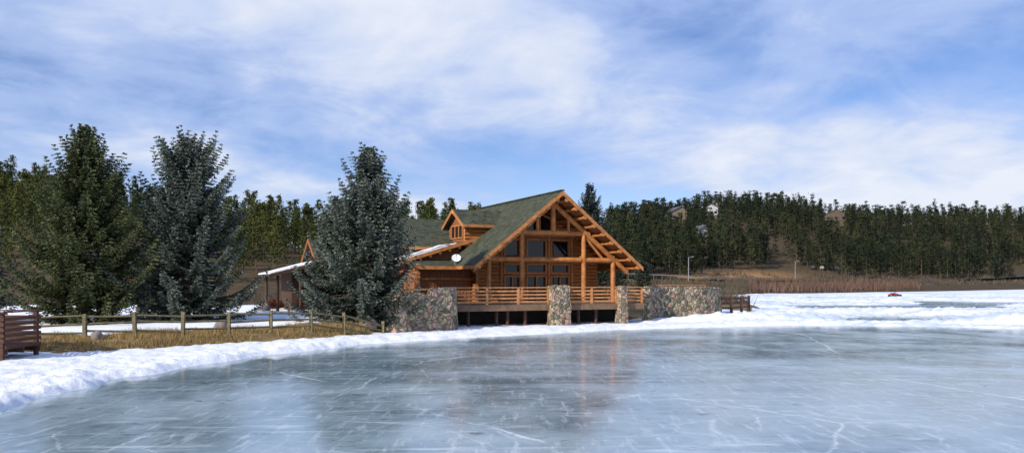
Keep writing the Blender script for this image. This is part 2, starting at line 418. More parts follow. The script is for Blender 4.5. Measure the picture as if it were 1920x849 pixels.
mb.cyl((-3.0,tv+.02,6.5),(3.0,tv+.02,6.5),.19,n=12,mc=1)
mb.cyl((-5.5,tv+.02,4.57),(5.4,tv+.02,4.57),.19,n=12,mc=1)
mb.cyl((2.5,tv,6.4),(4.2,tv+.02,4.6),.10,n=10)
mb.obj('truss',BE,H)
for sgn in(-1,1):
    MB().cyl((sgn*5,tv,1.5),(sgn*5,tv,rz_(5)-.5),.17,n=12).obj('post',BE,H)
    MB().cyl((sgn*2.5,tv-.02,1.5),(sgn*2.5,tv-.02,rz_(2.5)-.6),.17,n=12).obj('post',BE,H)
for u in(-5,-2.5,2.5,5): MB().cyl((u,tv,4.78),(u,4,4.78),.13,n=10).obj('tie_beam',M['beam'],H)
WV=4.0
wins=[(-2.72,-1.5,4.8,6.1),(-.92,.66,4.8,6.1),(1.12,2.6,4.8,6.1),
      (-2.72,-1.5,2.35,3.4),(-2.72,-1.5,3.65,4.3),(-.92,.66,3.65,4.3),(-.92,.66,1.5,3.42),(1.12,2.6,3.65,4.3),(1.12,2.6,2.35,3.4),
      (-1.3,-.12,6.75,8.1),(.12,1.3,6.75,8.1)]
def logwall(mb,u0,u1,v,z0,ztop,holes=(),r=.145,axis='u'):
    z=z0+r
    while z<PZ:
        us=np.linspace(u0,u1,200);ok=np.array([ztop(q)>z+r for q in us])
        for a,b_,c,d_ in holes:
            if c-.02<z<d_+.02: ok&=~((us>a-.05)&(us<b_+.05))
        i=0
        while i<200:
            if ok[i]:
                j=i
                while j+1<200 and ok[j+1]: j+=1
                if us[j]-us[i]>.08:
                    p=(us[i],v,z) if axis=='u' else (v,us[i],z)
                    q=(us[j],v,z) if axis=='u' else (v,us[j],z)
                    mb.cyl(p,q,r,n=10,mc=1)
                i=j+1
            else:i+=1
        z+=2*r-.03
mb=MB();logwall(mb,-5.1,5.1,WV,.6,lambda q:rz_(q)-.3,wins)
mb2=MB()
def panel_with_holes(mb,u0,u1,z0,zt,v,holes):
    us=sorted(set([u0,u1]+[h[0] for h in holes]+[h[1] for h in holes]+list(np.linspace(u0,u1,11))))
    for a,b_ in zip(us[:-1],us[1:]):
        if b_-a<1e-3: continue
        m=(a+b_)/2;cuts=sorted([(h[2],h[3]) for h in holes if h[0]-1e-6<m<h[1]+1e-6])
        z=z0
        for c,d_ in cuts+[(None,None)]:
            if c is None:
                mb.add([(a,v,z),(b_,v,z),(b_,v,max(z,zt(b_))),(a,v,max(z,zt(a)))],[(0,1,2,3)])
            else:
                if c>z: mb.add([(a,v,z),(b_,v,z),(b_,v,c),(a,v,c)],[(0,1,2,3)])
                z=max(z,d_)
panel_with_holes(mb2,-4.9,4.9,.6,lambda q:rz_(q)-.25,WV+.05,wins)
mb2.box((4.95,4.1,.6),(4.8,15,rz_(4.95)-.3));mb2.box((-4.95,6.7,.6),(-4.8,15,rz_(4.95)-.3))
mb2.prism([(-4.9,15,.6),(4.9,15,.6),(4.9,15,5.2),(0,15,9.0),(-4.9,15,5.2)],(0,.1,0))
logwall(mb,4.1,15,5.0,.6,lambda q:5.3,(),axis='v')
for k in range(16):
    z=.6+.145+k*.26
    if z<5.2:
        mb.cyl((-5.0,3.55,z),(-5.0,4.6,z),.14,n=10,mc=1)
        if z<4.3: mb.cyl((-9.25,4.0,z),(-9.25,4.9,z),.14,n=10,mc=1)
mb.obj('log_wall',[M['log'],M['logend']],H)
mb2.obj('wall_lining',M['siding'],H)
def window(u0,u1,z0,z1,v,mull=(),slope=False,name='window',bars=()):
    mb=MB()
    if slope:
        zt=lambda q:min(z1,rz_(q)-.75)
        poly=[(u0,v+.06,z0),(u1,v+.06,z0),(u1,v+.06,zt(u1)),(u0,v+.06,zt(u0))]
        mb.add(poly,[(0,1,2,3)])
        w=mb.obj(name,M['glass'],H);f=MB();q=[(p[0],v-.12,p[2]) for p in poly]
        for a,b_ in zip(q,q[1:]+q[:1]): f.beam(a,b_,.14,.12,up=(0,1,0))
        f.obj('frame',M['frame'],w);return w
    mb.add([(u0,v+.02,z0),(u1,v+.02,z0),(u1,v+.02,z1),(u0,v+.02,z1)],[(0,1,2,3)])
    w=mb.obj(name,M['glass'],H);f=MB();t=.11;a,b_=v-.17,v+.04
    f.box((u0-t/2,a,z0-t/2),(u0+t/2,b_,z1+t/2));f.box((u1-t/2,a,z0-t/2),(u1+t/2,b_,z1+t/2))
    f.box((u0+t/2,a+.003,z0-t/2),(u1-t/2,b_,z0+t/2));f.box((u0+t/2,a+.003,z1-t/2),(u1-t/2,b_,z1+t/2))
    for m in mull: f.box((m-.04,a+.02,z0+t/2),(m+.04,b_-.003,z1-t/2))
    for m in bars: f.box((u0+t/2,a+.03,m-.03),(u1-t/2,b_-.006,m+.03))
    f.obj('frame',M['frame'],w);return w
for i,(a,b_,c,d_) in enumerate(wins):
    if i in(9,10): window(a,b_,c,d_,WV,slope=True)
    elif i==6:
        w=window(a,b_,c,d_,WV,mull=(-.13,),name='door',bars=(2.0,))
        hm=MB();hm.cyl((-.02,WV-.2,2.5),(-.02,WV-.2,2.75),.02,n=6);hm.obj('handle',M['metal'],w)
    else: window(a,b_,c,d_,WV,mull=((a+b_)/2,) if i in(3,8) else ())
for u in(-3.0,-1.2,.9,2.85): MB().cyl((u,WV-.12,1.5),(u,WV-.12,6.5 if abs(u)>2 else 6.6),.13,n=10).obj('wall_post',M['beam'],H)
MB().cyl((-3.1,WV-.16,6.45),(3.1,WV-.16,6.45),.14,n=10).obj('wall_beam',M['beam'],H)
MB().cyl((-3.1,WV-.16,4.55),(3.1,WV-.16,4.55),.14,n=10).obj('wall_beam',M['beam'],H)
def zs(u): return 6.6+(u+3)*.297
mb=MB();mb.prism([(-2.9,6,zs(-2.9)),(-9.9,6,zs(-9.9)),(-9.9,6,zs(-9.9)-.1),(-2.9,6,zs(-2.9)-.1)],(0,8.5,0))
sr=mb.obj('side_roof',M['shingle'],H)
mb=MB();mb.prism([(-3.6,5.94,zs(-3.6)+.03),(-9.95,5.94,zs(-9.95)+.0),(-9.95,5.94,zs(-9.95)-.27),(-3.6,5.94,zs(-3.6)-.24)],(0,.055,0))
mb.box((-9.96,6.0,zs(-9.9)-.27),(-9.902,14.5,zs(-9.9)-.01));mb.obj('rake_board',M['beam'],sr)
mb=MB();mb.prism([(-3.0,6.03,zs(-3.0)-.103),(-9.88,6.03,zs(-9.88)-.103),(-9.88,6.03,zs(-9.88)-.2),(-3.0,6.03,zs(-3.0)-.2)],(0,8.4,0))
for k in range(8): mb.cyl((-9.2+k*.75,5.97,zs(-9.2+k*.75)-.33),(-9.2+k*.75,6.7,zs(-9.2+k*.75)-.33),.1,n=8)
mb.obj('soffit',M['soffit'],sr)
nu,nv=40,30;us=np.linspace(-9.85,-5.4,nu);vs=np.linspace(6.03,14.3,nv);U,Vv=np.meshgrid(us,vs)
hh=.03+.14*sst(0,.5,U+9.85+.15)*(1-sst(-6.6,-5.5,U+(fbm(U*1.3,Vv*1.3,3,2)-.5)*1.5))*(.6+.6*fbm(U*2,Vv*2,3,4))-.04*sst(-6.6,-5.5,U)
Vx=np.stack([U,Vv,zs(U)+hh],-1).reshape(-1,3)
sm=np_mesh('roof_snow',Vx,grid_faces(nv,nu),M['snow'],smooth=True);link(bpy.data.objects.new('roof_snow',sm),H)
mb=MB()
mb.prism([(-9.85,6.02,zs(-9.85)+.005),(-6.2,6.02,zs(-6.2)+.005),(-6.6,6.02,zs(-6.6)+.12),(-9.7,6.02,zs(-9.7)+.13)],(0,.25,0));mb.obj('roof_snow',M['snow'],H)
mb=MB()
mb.prism([(-9.3,6.7,.6),(-4.9,6.7,.6),(-4.9,6.7,zs(-4.9)-.15),(-9.3,6.7,zs(-9.3)-.15)],(0,.12,0))
mb.box((-9.3,6.83,.6),(-9.18,14,zs(-9.3)-.15));mb.obj('side_wall',M['siding'],H)
mb=MB();mb.box((-9.2,4.4,.6),(-5.15,4.52,4.12));mb.box((-9.2,4.53,.6),(-9.08,6.69,4.2));
k=-9.1
while k<-5.2:
    mb.box((k,4.36,.6),(k+.05,4.398,4.1));k+=.27
mb.obj('side_wall',M['siding'],H)
mb=MB();mb.cyl((-9.5,4.2,4.0),(-5,4.2,4.0),.16,n=10);mb.cyl((-9.4,4.32,3.2),(-5.1,4.32,3.2),.1,n=10);mb.obj('side_beam',M['beam'],H)
mb=MB();mb.prism([(-6.2,3.45,4.08),(-6.2,6.65,4.62),(-6.2,6.65,4.50),(-6.2,3.45,3.96)],(-3.5,0,0))
lr=mb.obj('lower_roof',M['shingle'],H)
mb=MB();mb.box((-9.72,3.39,3.86),(-6.3,3.447,4.09));mb.obj('fascia_board',M['beam'],lr)
DV=8;DU=-5.27;DZ=8.54;DH=2.3;DD=1.3
mb=MB()
for sgn in(-1,1):
    ue=-(PZ-(DZ-DD))/SL
    A=(DU,DV,DZ);B=(DU,DV+sgn*DH,DZ-DD);C=(ue+.05,DV+sgn*DH,DZ-DD);D=(-(PZ-DZ)/SL+.05,DV,DZ)
    P=[Vector(p) for p in(A,B,C,D)];Q=[p-Vector((0,0,.12)) for p in P]
    mb.add(P+Q,[(0,1,2,3),(7,6,5,4),(0,4,5,1),(1,5,6,2),(2,6,7,3),(3,7,4,0)])
dr=mb.obj('dormer',M['shingle'],H)
mb=MB()
for sgn in(-1,1):
    mb.prism([(DU-.05,DV,DZ-.01),(DU-.05,DV+sgn*(DH+.02),DZ-DD-.01),(DU-.05,DV+sgn*(DH+.02),DZ-DD-.25),(DU-.05,DV,DZ-.28)],(.05,0,0))
    mb.box((DU,DV+sgn*(DH+.002),DZ-DD-.2),(-2.7,DV+sgn*(DH+.05),DZ-DD+.0))
mb.obj('dormer_trim',M['beam'],dr)
mb=MB();w=1.85
mb.prism([(-4.85,DV-w,5.4),(-4.85,DV+w,5.4),(-4.85,DV+w,DZ-DD-.02),(-4.85,DV,DZ-.3),(-4.85,DV-w,DZ-DD-.02)],(.1,0,0),1)
for k in range(6):
    z=5.75+k*.26;mb.cyl((-5.0,DV-w,z),(-2.2,DV-w,z),.14,n=10,mc=2)
mb.obj('dormer_wall',[M['log'],M['siding'],M['logend']],dr)
mb=MB();mb.add([(-4.87,DV-1.2,6.35),(-4.87,DV-1.2,7.25),(-4.87,DV+1.2,7.25),(-4.87,DV+1.2,6.35)],[(0,1,2,3)])
dw=mb.obj('dormer_window',M['glass'],dr)
mb=MB()
for vv in(-1.2,-.4,.4,1.2): mb.box((-4.93,DV+vv-.05,6.3),(-4.875,DV+vv+.05,7.3))
mb.box((-4.925,DV-1.2,6.28),(-4.876,DV+1.2,6.37));mb.box((-4.925,DV-1.2,7.23),(-4.876,DV+1.2,7.32))
o=mb.obj('dormer_frame',M['frame'],dr)
def wing(u0,u1,vc,hv,zr,ze,name,rm):
    mb=MB()
    for sgn in(-1,1):
        mb.prism([(u0,vc,zr),(u0,vc+sgn*hv,ze),(u0,vc+sgn*hv,ze-.14),(u0,vc,zr-.14)],(u1-u0,0,0))
    r=mb.obj(name,M['shingle'],H)
    mb=MB();hv2=hv-.6;zz=ze+(zr-ze)*.6/hv-.18
    mb.prism([(u0+.4,vc-hv2,.5),(u0+.4,vc+hv2,.5),(u0+.4,vc+hv2,zz),(u0+.4,vc,zr-.2),(u0+.4,vc-hv2,zz)],(u1-u0-.5,0,0))
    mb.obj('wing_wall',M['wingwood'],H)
    mb=MB()
    for sgn in(-1,1):
        mb.prism([(u0-.06,vc,zr+.01),(u0-.06,vc+sgn*hv,ze+.01),(u0-.06,vc+sgn*hv,ze-.28),(u0-.06,vc,zr-.28)],(.055,0,0))
    mb.box((u0,vc-hv-.06,ze-.2),(u1,vc-hv-.003,ze+.01));mb.obj('rake_board',rm,r)
wing(-10.6,-2.0,14,3.6,8.2,6.55,'wing_roof',M['beam'])
wing(-10.2,-4.5,11,3.2,7.0,5.6,'wing_roof',M['beam'])
wing(-15.2,-10.0,13,4.2,6.3,3.9,'wing_roof',M['siding'])
mb=MB();mb.prism([(-14.8,9,4.55),(-18.6,9,3.55),(-18.6,9,3.40),(-14.8,9,4.4)],(0,7,0))
pr=mb.obj('porch_roof',M['shingle'],H)
mb=MB();mb.prism([(-15.0,9.05,4.58),(-18.55,9.05,3.64),(-18.55,9.05,3.565),(-15.0,9.05,4.50)],(0,6.9,0));mb.obj('roof_snow',M['snow'],pr)
mb=MB();mb.beam((-14.8,8.95,4.42),(-18.65,8.95,3.41),.08,.22);mb.obj('rake_board',M['wingwood'],pr)
MB().box((-16.9,10.2,.5),(-14.9,15.2,4.0)).obj('porch_wall',M['wingwood'],pr)
for u in(-18.0,-16.4):
    for v in(9.4,15.4): MB().cyl((u,v,.5),(u,v,3.45 if u<-17 else 3.9),.11,n=8).obj('porch_post',M['darkwood'],pr)
mb=MB();mb.box((-8.4,.9,-.4),(5.5,1.3,1.0));mb.obj('foundation',M['dark'],H)  # backs the deck void, under-deck shade is in its colour
mb=MB();DF=-1.3;DL=-8.6;DR=5.85
mb.box((DL,DF,1.36),(DR,4.2,1.5))
deck=mb.obj('deck',M['fascia'],H);deck["label"]="raised timber deck over the ice"
mb=MB();mb.box((DL,DF-.06,1.08),(DR,DF-.003,1.46));mb.box((DR+.003,DF,1.08),(DR+.06,4.2,1.46));mb.obj('fascia_board',M['fascia'],deck)
mb=MB()
mb.beam((DL,DF+.9,1.25),(DR,DF+.9,1.25),.2,.2);mb.obj('floor_beam',M['darkwood'],deck)
for u in(-7.4,-5.4,-4.6,-3.3,.8,2.2): MB().cyl((u,DF+.5,-.3),(u,DF+.5,1.34),.12,n=8).obj('support_post',M['darkwood'],deck)
def railing(p,q,n,parent,zt=2.55,nr=4,mat=None,zb=1.5):
    p=Vector((p[0],p[1],0));q=Vector((q[0],q[1],0));mb=MB()
    for k in range(n+1):
        a=p.lerp(q,k/n);mb.box((a.x-.075,a.y-.075,zb-.35),(a.x+.075,a.y+.075,zt+.02))
    mb.beam((p.x,p.y,zt+.06),(q.x,q.y,zt+.06),.2,.07)
    for k in range(nr):
        z=zb+.16+k*(zt-zb-.1)/nr
        mb.beam((p.x,p.y,z),(q.x,q.y,z),.06,.11)
    return mb.obj('railing',mat or M['rail'],parent)
railing((DL+.1,DF+.1),(-1.75,DF+.1),3,deck);railing((-.35,DF+.1),(3.6,DF+.1),2,deck);railing((4.3,DF+.1),(DR-.1,DF+.1),1,deck);railing((DR-.1,DF+.2),(DR-.1,4),2,deck)
ux,uy=L2W(-6.5,4.1)
sdh=empty('satellite_dish',(ux,uy,4.15),TH);tag(sdh,'small white round satellite dish on the lower green roof','dish')
mb=MB();n=20;c=Vector((0,-.25,.5));ax=Vector((-.25,-.75,.6)).normalized();a=ax.orthogonal().normalized();b_=ax.cross(a)
vs=[c];fs=[]
for rr,dz in((.17,.02),(.33,.08)):
    for k in range(n):
        t=2*math.pi*k/n;vs.append(c+ax*dz+(a*math.cos(t)+b_*math.sin(t))*rr)
for k in range(n):
    fs.append((0,1+k,1+(k+1)%n));fs.append((1+k,1+n+k,1+n+(k+1)%n,1+(k+1)%n))
mb.add(vs,fs,0,True);mb.obj('reflector',M['whitepaint'],sdh)
mb=MB();mb.cyl((0,0,0),(0,0,.4),.03,n=6);mb.cyl((0,0,.4),(0,-.25,.5),.025,n=6);mb.cyl(c-Vector((0,0,.3)),c+ax*.4,.015,n=6);mb.cyl(c+ax*.36,c+ax*.46,.04,n=6);mb.obj('mount',M['metal'],sdh)

# ------------------------------------------------------------ stone walls
def stonewall(name,path,tops,th,zb=-.3,seed=1,rough=.08):
    rnd=np.random.RandomState(seed);P=[Vector((p[0],p[1],0)) for p in path]
    S=[];Ht=[]
    for i in range(len(P)-1):
        n=max(2,int((P[i+1]-P[i]).length/.2))
        for k in range(n):
            S.append(P[i].lerp(P[i+1],k/n));Ht.append(tops[i]+(tops[i+1]-tops[i])*k/n)
    S.append(P[-1]);Ht.append(tops[-1])
    mb=MB();nz=14;rows=[]
    for i,s in enumerate(S):
        a=S[max(0,i-1)];b_=S[min(len(S)-1,i+1)];d=(b_-a).normalized();nrm=Vector((d.y,-d.x,0))
        h=Ht[i]+rnd.uniform(-.06,.07);ring=[]
        for k in range(nz+1):
            z=zb+(h-zb)*k/nz;bat=.12*(1-k/nz)
            ring.append(s+nrm*(th/2+bat+rnd.uniform(-rough,rough)*.5)+Vector((0,0,z)))
        for k in range(nz,-1,-1):
            z=zb+(h-zb)*k/nz
            ring.append(s-nrm*(th/2+rnd.uniform(-rough,rough)*.5)+Vector((0,0,z)))
        rows.append(ring)
    m=len(rows[0]);vs=[p for r in rows for p in r];fs=[]
    for i in range(len(rows)-1):
        for k in range(m-1): fs.append((i*m+k,(i+1)*m+k,(i+1)*m+k+1,i*m+k+1))
    fs.append(tuple(range(m)));fs.append(tuple((len(rows)-1)*m+k for k in range(m-1,-1,-1)))
    mb.add(vs,fs)
    acc=0;nxt=0
    for i in range(len(S)-1):
        acc+=(S[i+1]-S[i]).length
        if acc>nxt:
            nxt=acc+rnd.uniform(.24,.42)
            mb.blob((S[i].x,S[i].y,Ht[i]-.02),(rnd.uniform(.15,.24),th*.45,rnd.uniform(.06,.11)),seed=i,jit=.12)
    return mb.obj(name,M['stone'])
o=stonewall('stone_wall',[(-9.3,53),(-7.9,49),(-7.15,46.9),(-6.7,46.6),(-5,47.8),(-4.9,47.87),(-3.9,48.6),(-3.7,49.1),(-3.85,51.6)],[2.1,2.2,2.25,2.27,2.3,2.58,2.62,2.62,2.6],.5,seed=3)
tag(o,'mottled river-stone terrace wall beside the timber deck','stone wall')
o=stonewall('stone_wall',[(9.75,58.2),(10.3,60.4),(11.5,61.7),(13,62.4),(14.8,63.1),(16.1,64.2),(16.9,65.8),(17.1,68.5)],[2.6,2.6,2.58,2.56,2.55,2.5,2.45,2.4],.5,seed=5)
tag(o,'curved river-stone terrace wall standing on the snow','stone wall')
tr_=empty('terrace_railing',(0,0,0));tag(tr_,'short orange timber rail on top of the stone wall','railing')
mb=MB();mb.beam((-6.5,47.0,2.52),(-5.0,48.05,2.55),.14,.09)
for k in(0,.5,1): 
    a=Vector((-6.5,47.0,2.2)).lerp(Vector((-5,48.05,2.2)),k);mb.box((a.x-.06,a.y-.06,2.1),(a.x+.06,a.y+.06,2.5))
mb.obj('handrail',M['rail'],tr_)
tr2=empty('terrace_railing',(0,0,0));tag(tr2,'low orange timber rail behind the curved stone wall','railing')
mb=MB();mb.beam((10.5,61.2,2.75),(15.4,64.0,2.72),.14,.08)
for k in range(5):
    a=Vector((10.5,61.2,2.2)).lerp(Vector((15.4,64.0,2.2)),k/4);mb.box((a.x-.06,a.y-.06,2.0),(a.x+.06,a.y+.06,2.7))
mb.obj('handrail',M['rail'],tr2)
def pier(u,v,w,dp,ht,lab,seed):
    rnd=random.Random(seed);mb=MB();nz=14;n=20;vs=[];fs=[]
    for i in range(nz+1):
        z=-.3+(ht+.3)*i/nz;s=1.1-.12*i/nz
        for k in range(n):
            t=2*math.pi*(k+.5)/n;cx=math.cos(t);sy=math.sin(t);q=max(abs(cx),abs(sy))**.85
            j=rnd.uniform(.955,1.045);vs.append((cx/q*w/2*s*j,sy/q*dp/2*s*j,z+rnd.uniform(-.02,.02)))
    for i in range(nz):
        for k in range(n): fs.append((i*n+k,i*n+(k+1)%n,(i+1)*n+(k+1)%n,(i+1)*n+k))
    fs.append(tuple(nz*n+k for k in range(n)));mb.add(vs,fs)
    for a in(-.25,.25): mb.blob((a*w,0,ht-.03),(w*.27,dp*.42,.11),seed=seed+int(a*10))
    x_,y_=L2W(u,v);o=mb.obj('stone_pier',M['stone'],None,(x_,y_,0),TH);tag(o,lab,'stone pier')
pier(-1.05,-1.45,1.35,.9,2.72,'wide river-stone pier between deck railings',1)
pier(3.95,-1.4,.62,.7,2.65,'slim river-stone pier between deck railings',2)

# ------------------------------------------------------------ spruces
def spruce(name,x,y,H_,Rr,seed,mat,label,pw=.7,dens=1.0,low=.9):
    rs=np.random.RandomState(seed);z0=gz(x,y)-.1
    e=empty(name,(x,y,z0));tag(e,label,'tree')
    mb=MB();pts=[]
    for i in range(9):
        t=i/8;pts.append(Vector((.12*math.sin(i*1.3+seed),.12*math.cos(i*1.7+seed),t*H_*.97)) if i else Vector((0,0,0)))
    for i in range(8):
        r0=.02+.24*(1-i/8)**1.1*(H_/11);r1=.02+.24*(1-(i+1)/8)**1.1*(H_/11)
        mb.cyl(pts[i],pts[i+1],r0,r1,n=8,caps=False)
    up=np.array([0,0,1.]);TC=[];TD=[];TL=[];TF=[];TU=[]
    zc=low
    while zc<H_*.985:
        t=zc/H_
        prof=(1-t)**pw*(1.0 if t>.22 else .80+.20*t/.22)
        nb=max(4,int(rs.uniform(8,11)*(1 if t<.8 else .75)*dens))
        ph=rs.uniform(0,6.28);wl=rs.uniform(.82,1.12)
        for k in range(nb):
            L=max(.3,Rr*prof*wl*rs.uniform(.55,1.28))
            az=ph+k*2*math.pi/nb+rs.uniform(-.35,.35)
            z=zc+rs.uniform(-.16,.16)
            el=math.radians(-8+58*t**1.3+rs.uniform(-8,8))
            dirh=np.array([math.cos(az),math.sin(az),0]);side=np.array([-math.sin(az),math.cos(az),0])
            nst=max(3,int(L/.14));base=np.array([0,0,z])
            bow=rs.uniform(.7,1.3)
            def pt(s):
                f=s/L
                return base+dirh*s*math.cos(el)+up*(s*math.sin(el)-.17*bow*L*math.sin(f*math.pi*.9)*(1-t)+.27*bow*L*f*f*f)
            if L>1: mb.cyl(Vector(pt(0)),Vector(pt(L*.55)),.035,.015,n=4,caps=False)
            for si in range(nst):
                f=(si+1)/nst
                if f<.16 and t<.85: continue
                c=pt(f*L);tl=(.60*(1-f)**.6+.24)*min(1.,.4+L/3.0)
                for sg in(-1,1,0):
                    a=rs.uniform(.45,.95)
                    if sg==0:
                        td=dirh*.7+side*rs.uniform(-.4,.4)+up*rs.uniform(-.85,.0)
                    else: td=dirh*math.cos(a)+side*sg*math.sin(a)+up*rs.uniform(-.28,.12)
                    td=td/np.linalg.norm(td)
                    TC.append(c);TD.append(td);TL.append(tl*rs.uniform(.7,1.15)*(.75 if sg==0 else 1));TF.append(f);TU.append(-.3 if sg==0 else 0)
        zc+=rs.uniform(.27,.42)*(1 if t<.75 else .75)
    TC=np.array(TC);TD=np.array(TD);TL=np.array(TL);TF=np.array(TF);TU=np.array(TU)
    per=5;ns=np.maximum(2,(TL/.09).astype(int));idx=np.repeat(np.arange(len(TL)),ns*per)
    st=np.concatenate([[0],np.cumsum(ns*per)])[:-1];loc=(np.arange(len(idx))-st[idx])//per
    qq=loc/ns[idx];l=TL[idx]
    cc=TC[idx]+TD[idx]*(l*qq)[:,None]-up*(.10*l*qq*qq)[:,None]+rs.normal(0,.012,(len(idx),3))
    d=TD[idx]*.9+rs.normal(0,.42,(len(idx),3))*np.array([1,1,.75])+up*.10;d/=np.linalg.norm(d,axis=1)[:,None]
    ln=rs.uniform(.08,.15,len(idx));w=np.cross(d,rs.normal(0,1,(len(idx),3)));w/=np.linalg.norm(w,axis=1)[:,None]+1e-6;w*=rs.uniform(.021,.038,len(idx))[:,None]
    V=np.stack([cc-w,cc+w,cc+d*ln[:,None]],1).reshape(-1,3)
    tips=-.10+TU[idx]+TF[idx]*.65+qq*.5+rs.uniform(-.2,.2,len(idx))-np.where(d[:,2]<-.1,.3,0)  # pale tips plus painted top light: inner, hanging and downward needles darker
    mb.obj('trunk',M['bark'],e)
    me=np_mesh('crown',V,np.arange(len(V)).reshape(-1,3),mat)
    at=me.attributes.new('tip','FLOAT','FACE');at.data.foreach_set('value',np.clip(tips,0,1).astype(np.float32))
    link(bpy.data.objects.new('crown',me),e);return len(tips)
c=0
c+=spruce('spruce_tree',-24.3,45.5,11.2,4.6,1,M['spruceA'],'tall green spruce with frosted tips behind the split-rail fence',.72)
c+=spruce('spruce_tree',-19.5,48,11.0,4.3,2,M['spruceB'],'broad silver-blue spruce beside the rail fence',.50)
c+=spruce('spruce_tree',-8.5,47.5,10.6,3.7,3,M['spruceB'],'silver-blue spruce standing next to the log house',.68)
c+=spruce('spruce_tree',-10.7,49.5,7.6,3.1,4,M['spruceB'],'shorter blue spruce close beside a taller one',.62)
c+=spruce('spruce_tree',-31.0,45.5,6.3,2.8,5,M['spruceB'],'small blue spruce near the wooden boardwalk',.6)
c+=spruce('spruce_tree',8.6,88,13.2,3.2,6,M['spruceD'],'dark spruce rising behind the log house roof',.6,.8)
c+=spruce('spruce_tree',13.2,80,4.4,1.9,8,M['spruceD'],'low spruce behind the open porch',.6,.7)
c+=spruce('spruce_tree',11.0,84,3.9,1.7,9,M['spruceD'],'low spruce behind the open porch',.6,.7)
print('needle faces',c)

# ------------------------------------------------------------ pines on the hills
def pine_arrays(seed,H_,Rr,nt,size,con=.65):
    rs=np.random.RandomState(seed);ncl=max(18,nt//9);V=[]
    lean=rs.uniform(-.03,.03,2)
    for i in range(ncl):
        t=.12+.88*rs.rand()**.9
        r=Rr*(1-t)**con*(.55+.6*math.sin(t*9+seed)**2*.5+.25*rs.rand())*(1 if t>.25 else .75)
        a=rs.rand()*6.28;q=rs.rand()**.45*r
        c=np.array([math.cos(a)*q+lean[0]*t*H_,math.sin(a)*q+lean[1]*t*H_,t*H_-q*.15])
        for k in range(nt//ncl):
            p=c+rs.normal(0,1,3)*np.array([.5,.5,.28])*size*1.5
            d=rs.normal(0,1,3);d[2]*=.6;d/=np.linalg.norm(d);w=np.cross(d,rs.normal(0,1,3));w/=np.linalg.norm(w)+1e-6
            V.append((p-w*size*.4,p+w*size*.4,p+d*size*rs.uniform(.7,1.4)))
    V.append(((-.25,0,H_*.9),(.25,0,H_*.9),(0,0,H_)));V.append(((0,-.25,H_*.9),(0,.25,H_*.9),(0,0,H_)))
    V=np.array(V).reshape(-1,3);nf=len(V)//3
    tv=[]
    for k in range(4):
        a=k*math.pi/2;b_=a+math.pi/2
        tv+=[(.2*math.cos(a),.2*math.sin(a),-1),(.2*math.cos(b_),.2*math.sin(b_),-1),(0,0,H_*.85)]
    V=np.vstack([V,np.array(tv)]);F=np.arange(len(V)).reshape(-1,3)
    return V,F,np.array([0]*nf+[1]*4)
near=[pine_arrays(20+i,11,2.7+.35*(i%3),1000,.33,.6+.12*(i%3)) for i in range(8)]
farp=[pine_arrays(40+i,11,2.4+.35*(i%3),260,.58,.85) for i in range(7)]
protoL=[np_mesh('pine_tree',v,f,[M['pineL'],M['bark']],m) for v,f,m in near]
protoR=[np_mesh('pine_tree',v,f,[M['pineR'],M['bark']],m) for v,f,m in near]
HOUSES=[]
def P(b,y): return ((b-960)/1500*y,y)
for b,frac,w,d_,st,mw,rzv in((1270,.90,13,9,4.4,'tanwall',.3),(1337,.92,8,8,4.8,'whitewall',-.5),(1313,.74,9,7,3.2,'whitewall',.5),(1565,.90,14,9,4.0,'brownwall',-.2)):
    Rr=np.interp(b,*Rb);x_,y_=P(b,Rr*frac);HOUSES.append((x_,y_,b,w))
    z_=gz(x_,y_)-.5+(3.0 if frac>.85 else .5)
    e=empty('hillside_house',(x_,y_,z_),rzv);tag(e,{'tanwall':'tan house','whitewall':'pale clapboard house','brownwall':'brown timber house'}[mw]+' with grey gable roof among hillside pines','house','houses on the wooded hillside')
    mb=MB();mb.prism([(-w/2,-d_/2,0),(w/2,-d_/2,0),(w/2,-d_/2,st),(0,-d_/2,st+w*.24),(-w/2,-d_/2,st)],(0,d_,0));mb.obj('wall',M[mw],e)
    MB().box((-w/2+.2,-d_/2+.2,-5),(w/2-.2,d_/2-.2,-.01)).obj('foundation',M['brownwall'],e)
    mb=MB()
    for sgn in(-1,1):
        mb.prism([(0,-d_/2-.5,st+w*.24+.35),(sgn*(w/2+.6),-d_/2-.5,st-.05),(sgn*(w/2+.6),-d_/2-.5,st-.3),(0,-d_/2-.5,st+w*.24+.1)],(0,d_+1,0))
    rf=mb.obj('roof',M['greyroof'],e)
    mb=MB();mb.box((w*.22,.3,st),(w*.22+.8,1.1,st+w*.24+1));mb.obj('chimney',M['stone'],rf)
    for i in range(3):
        u=-w/2+w*(i+.5)/3
        mb=MB();mb.add([(u-.8,-d_/2-.03,1.0),(u+.8,-d_/2-.03,1.0),(u+.8,-d_/2-.03,2.5),(u-.8,-d_/2-.03,2.5)],[(0,1,2,3)]);mb.obj('window',M['glass'],e)
pts=[]
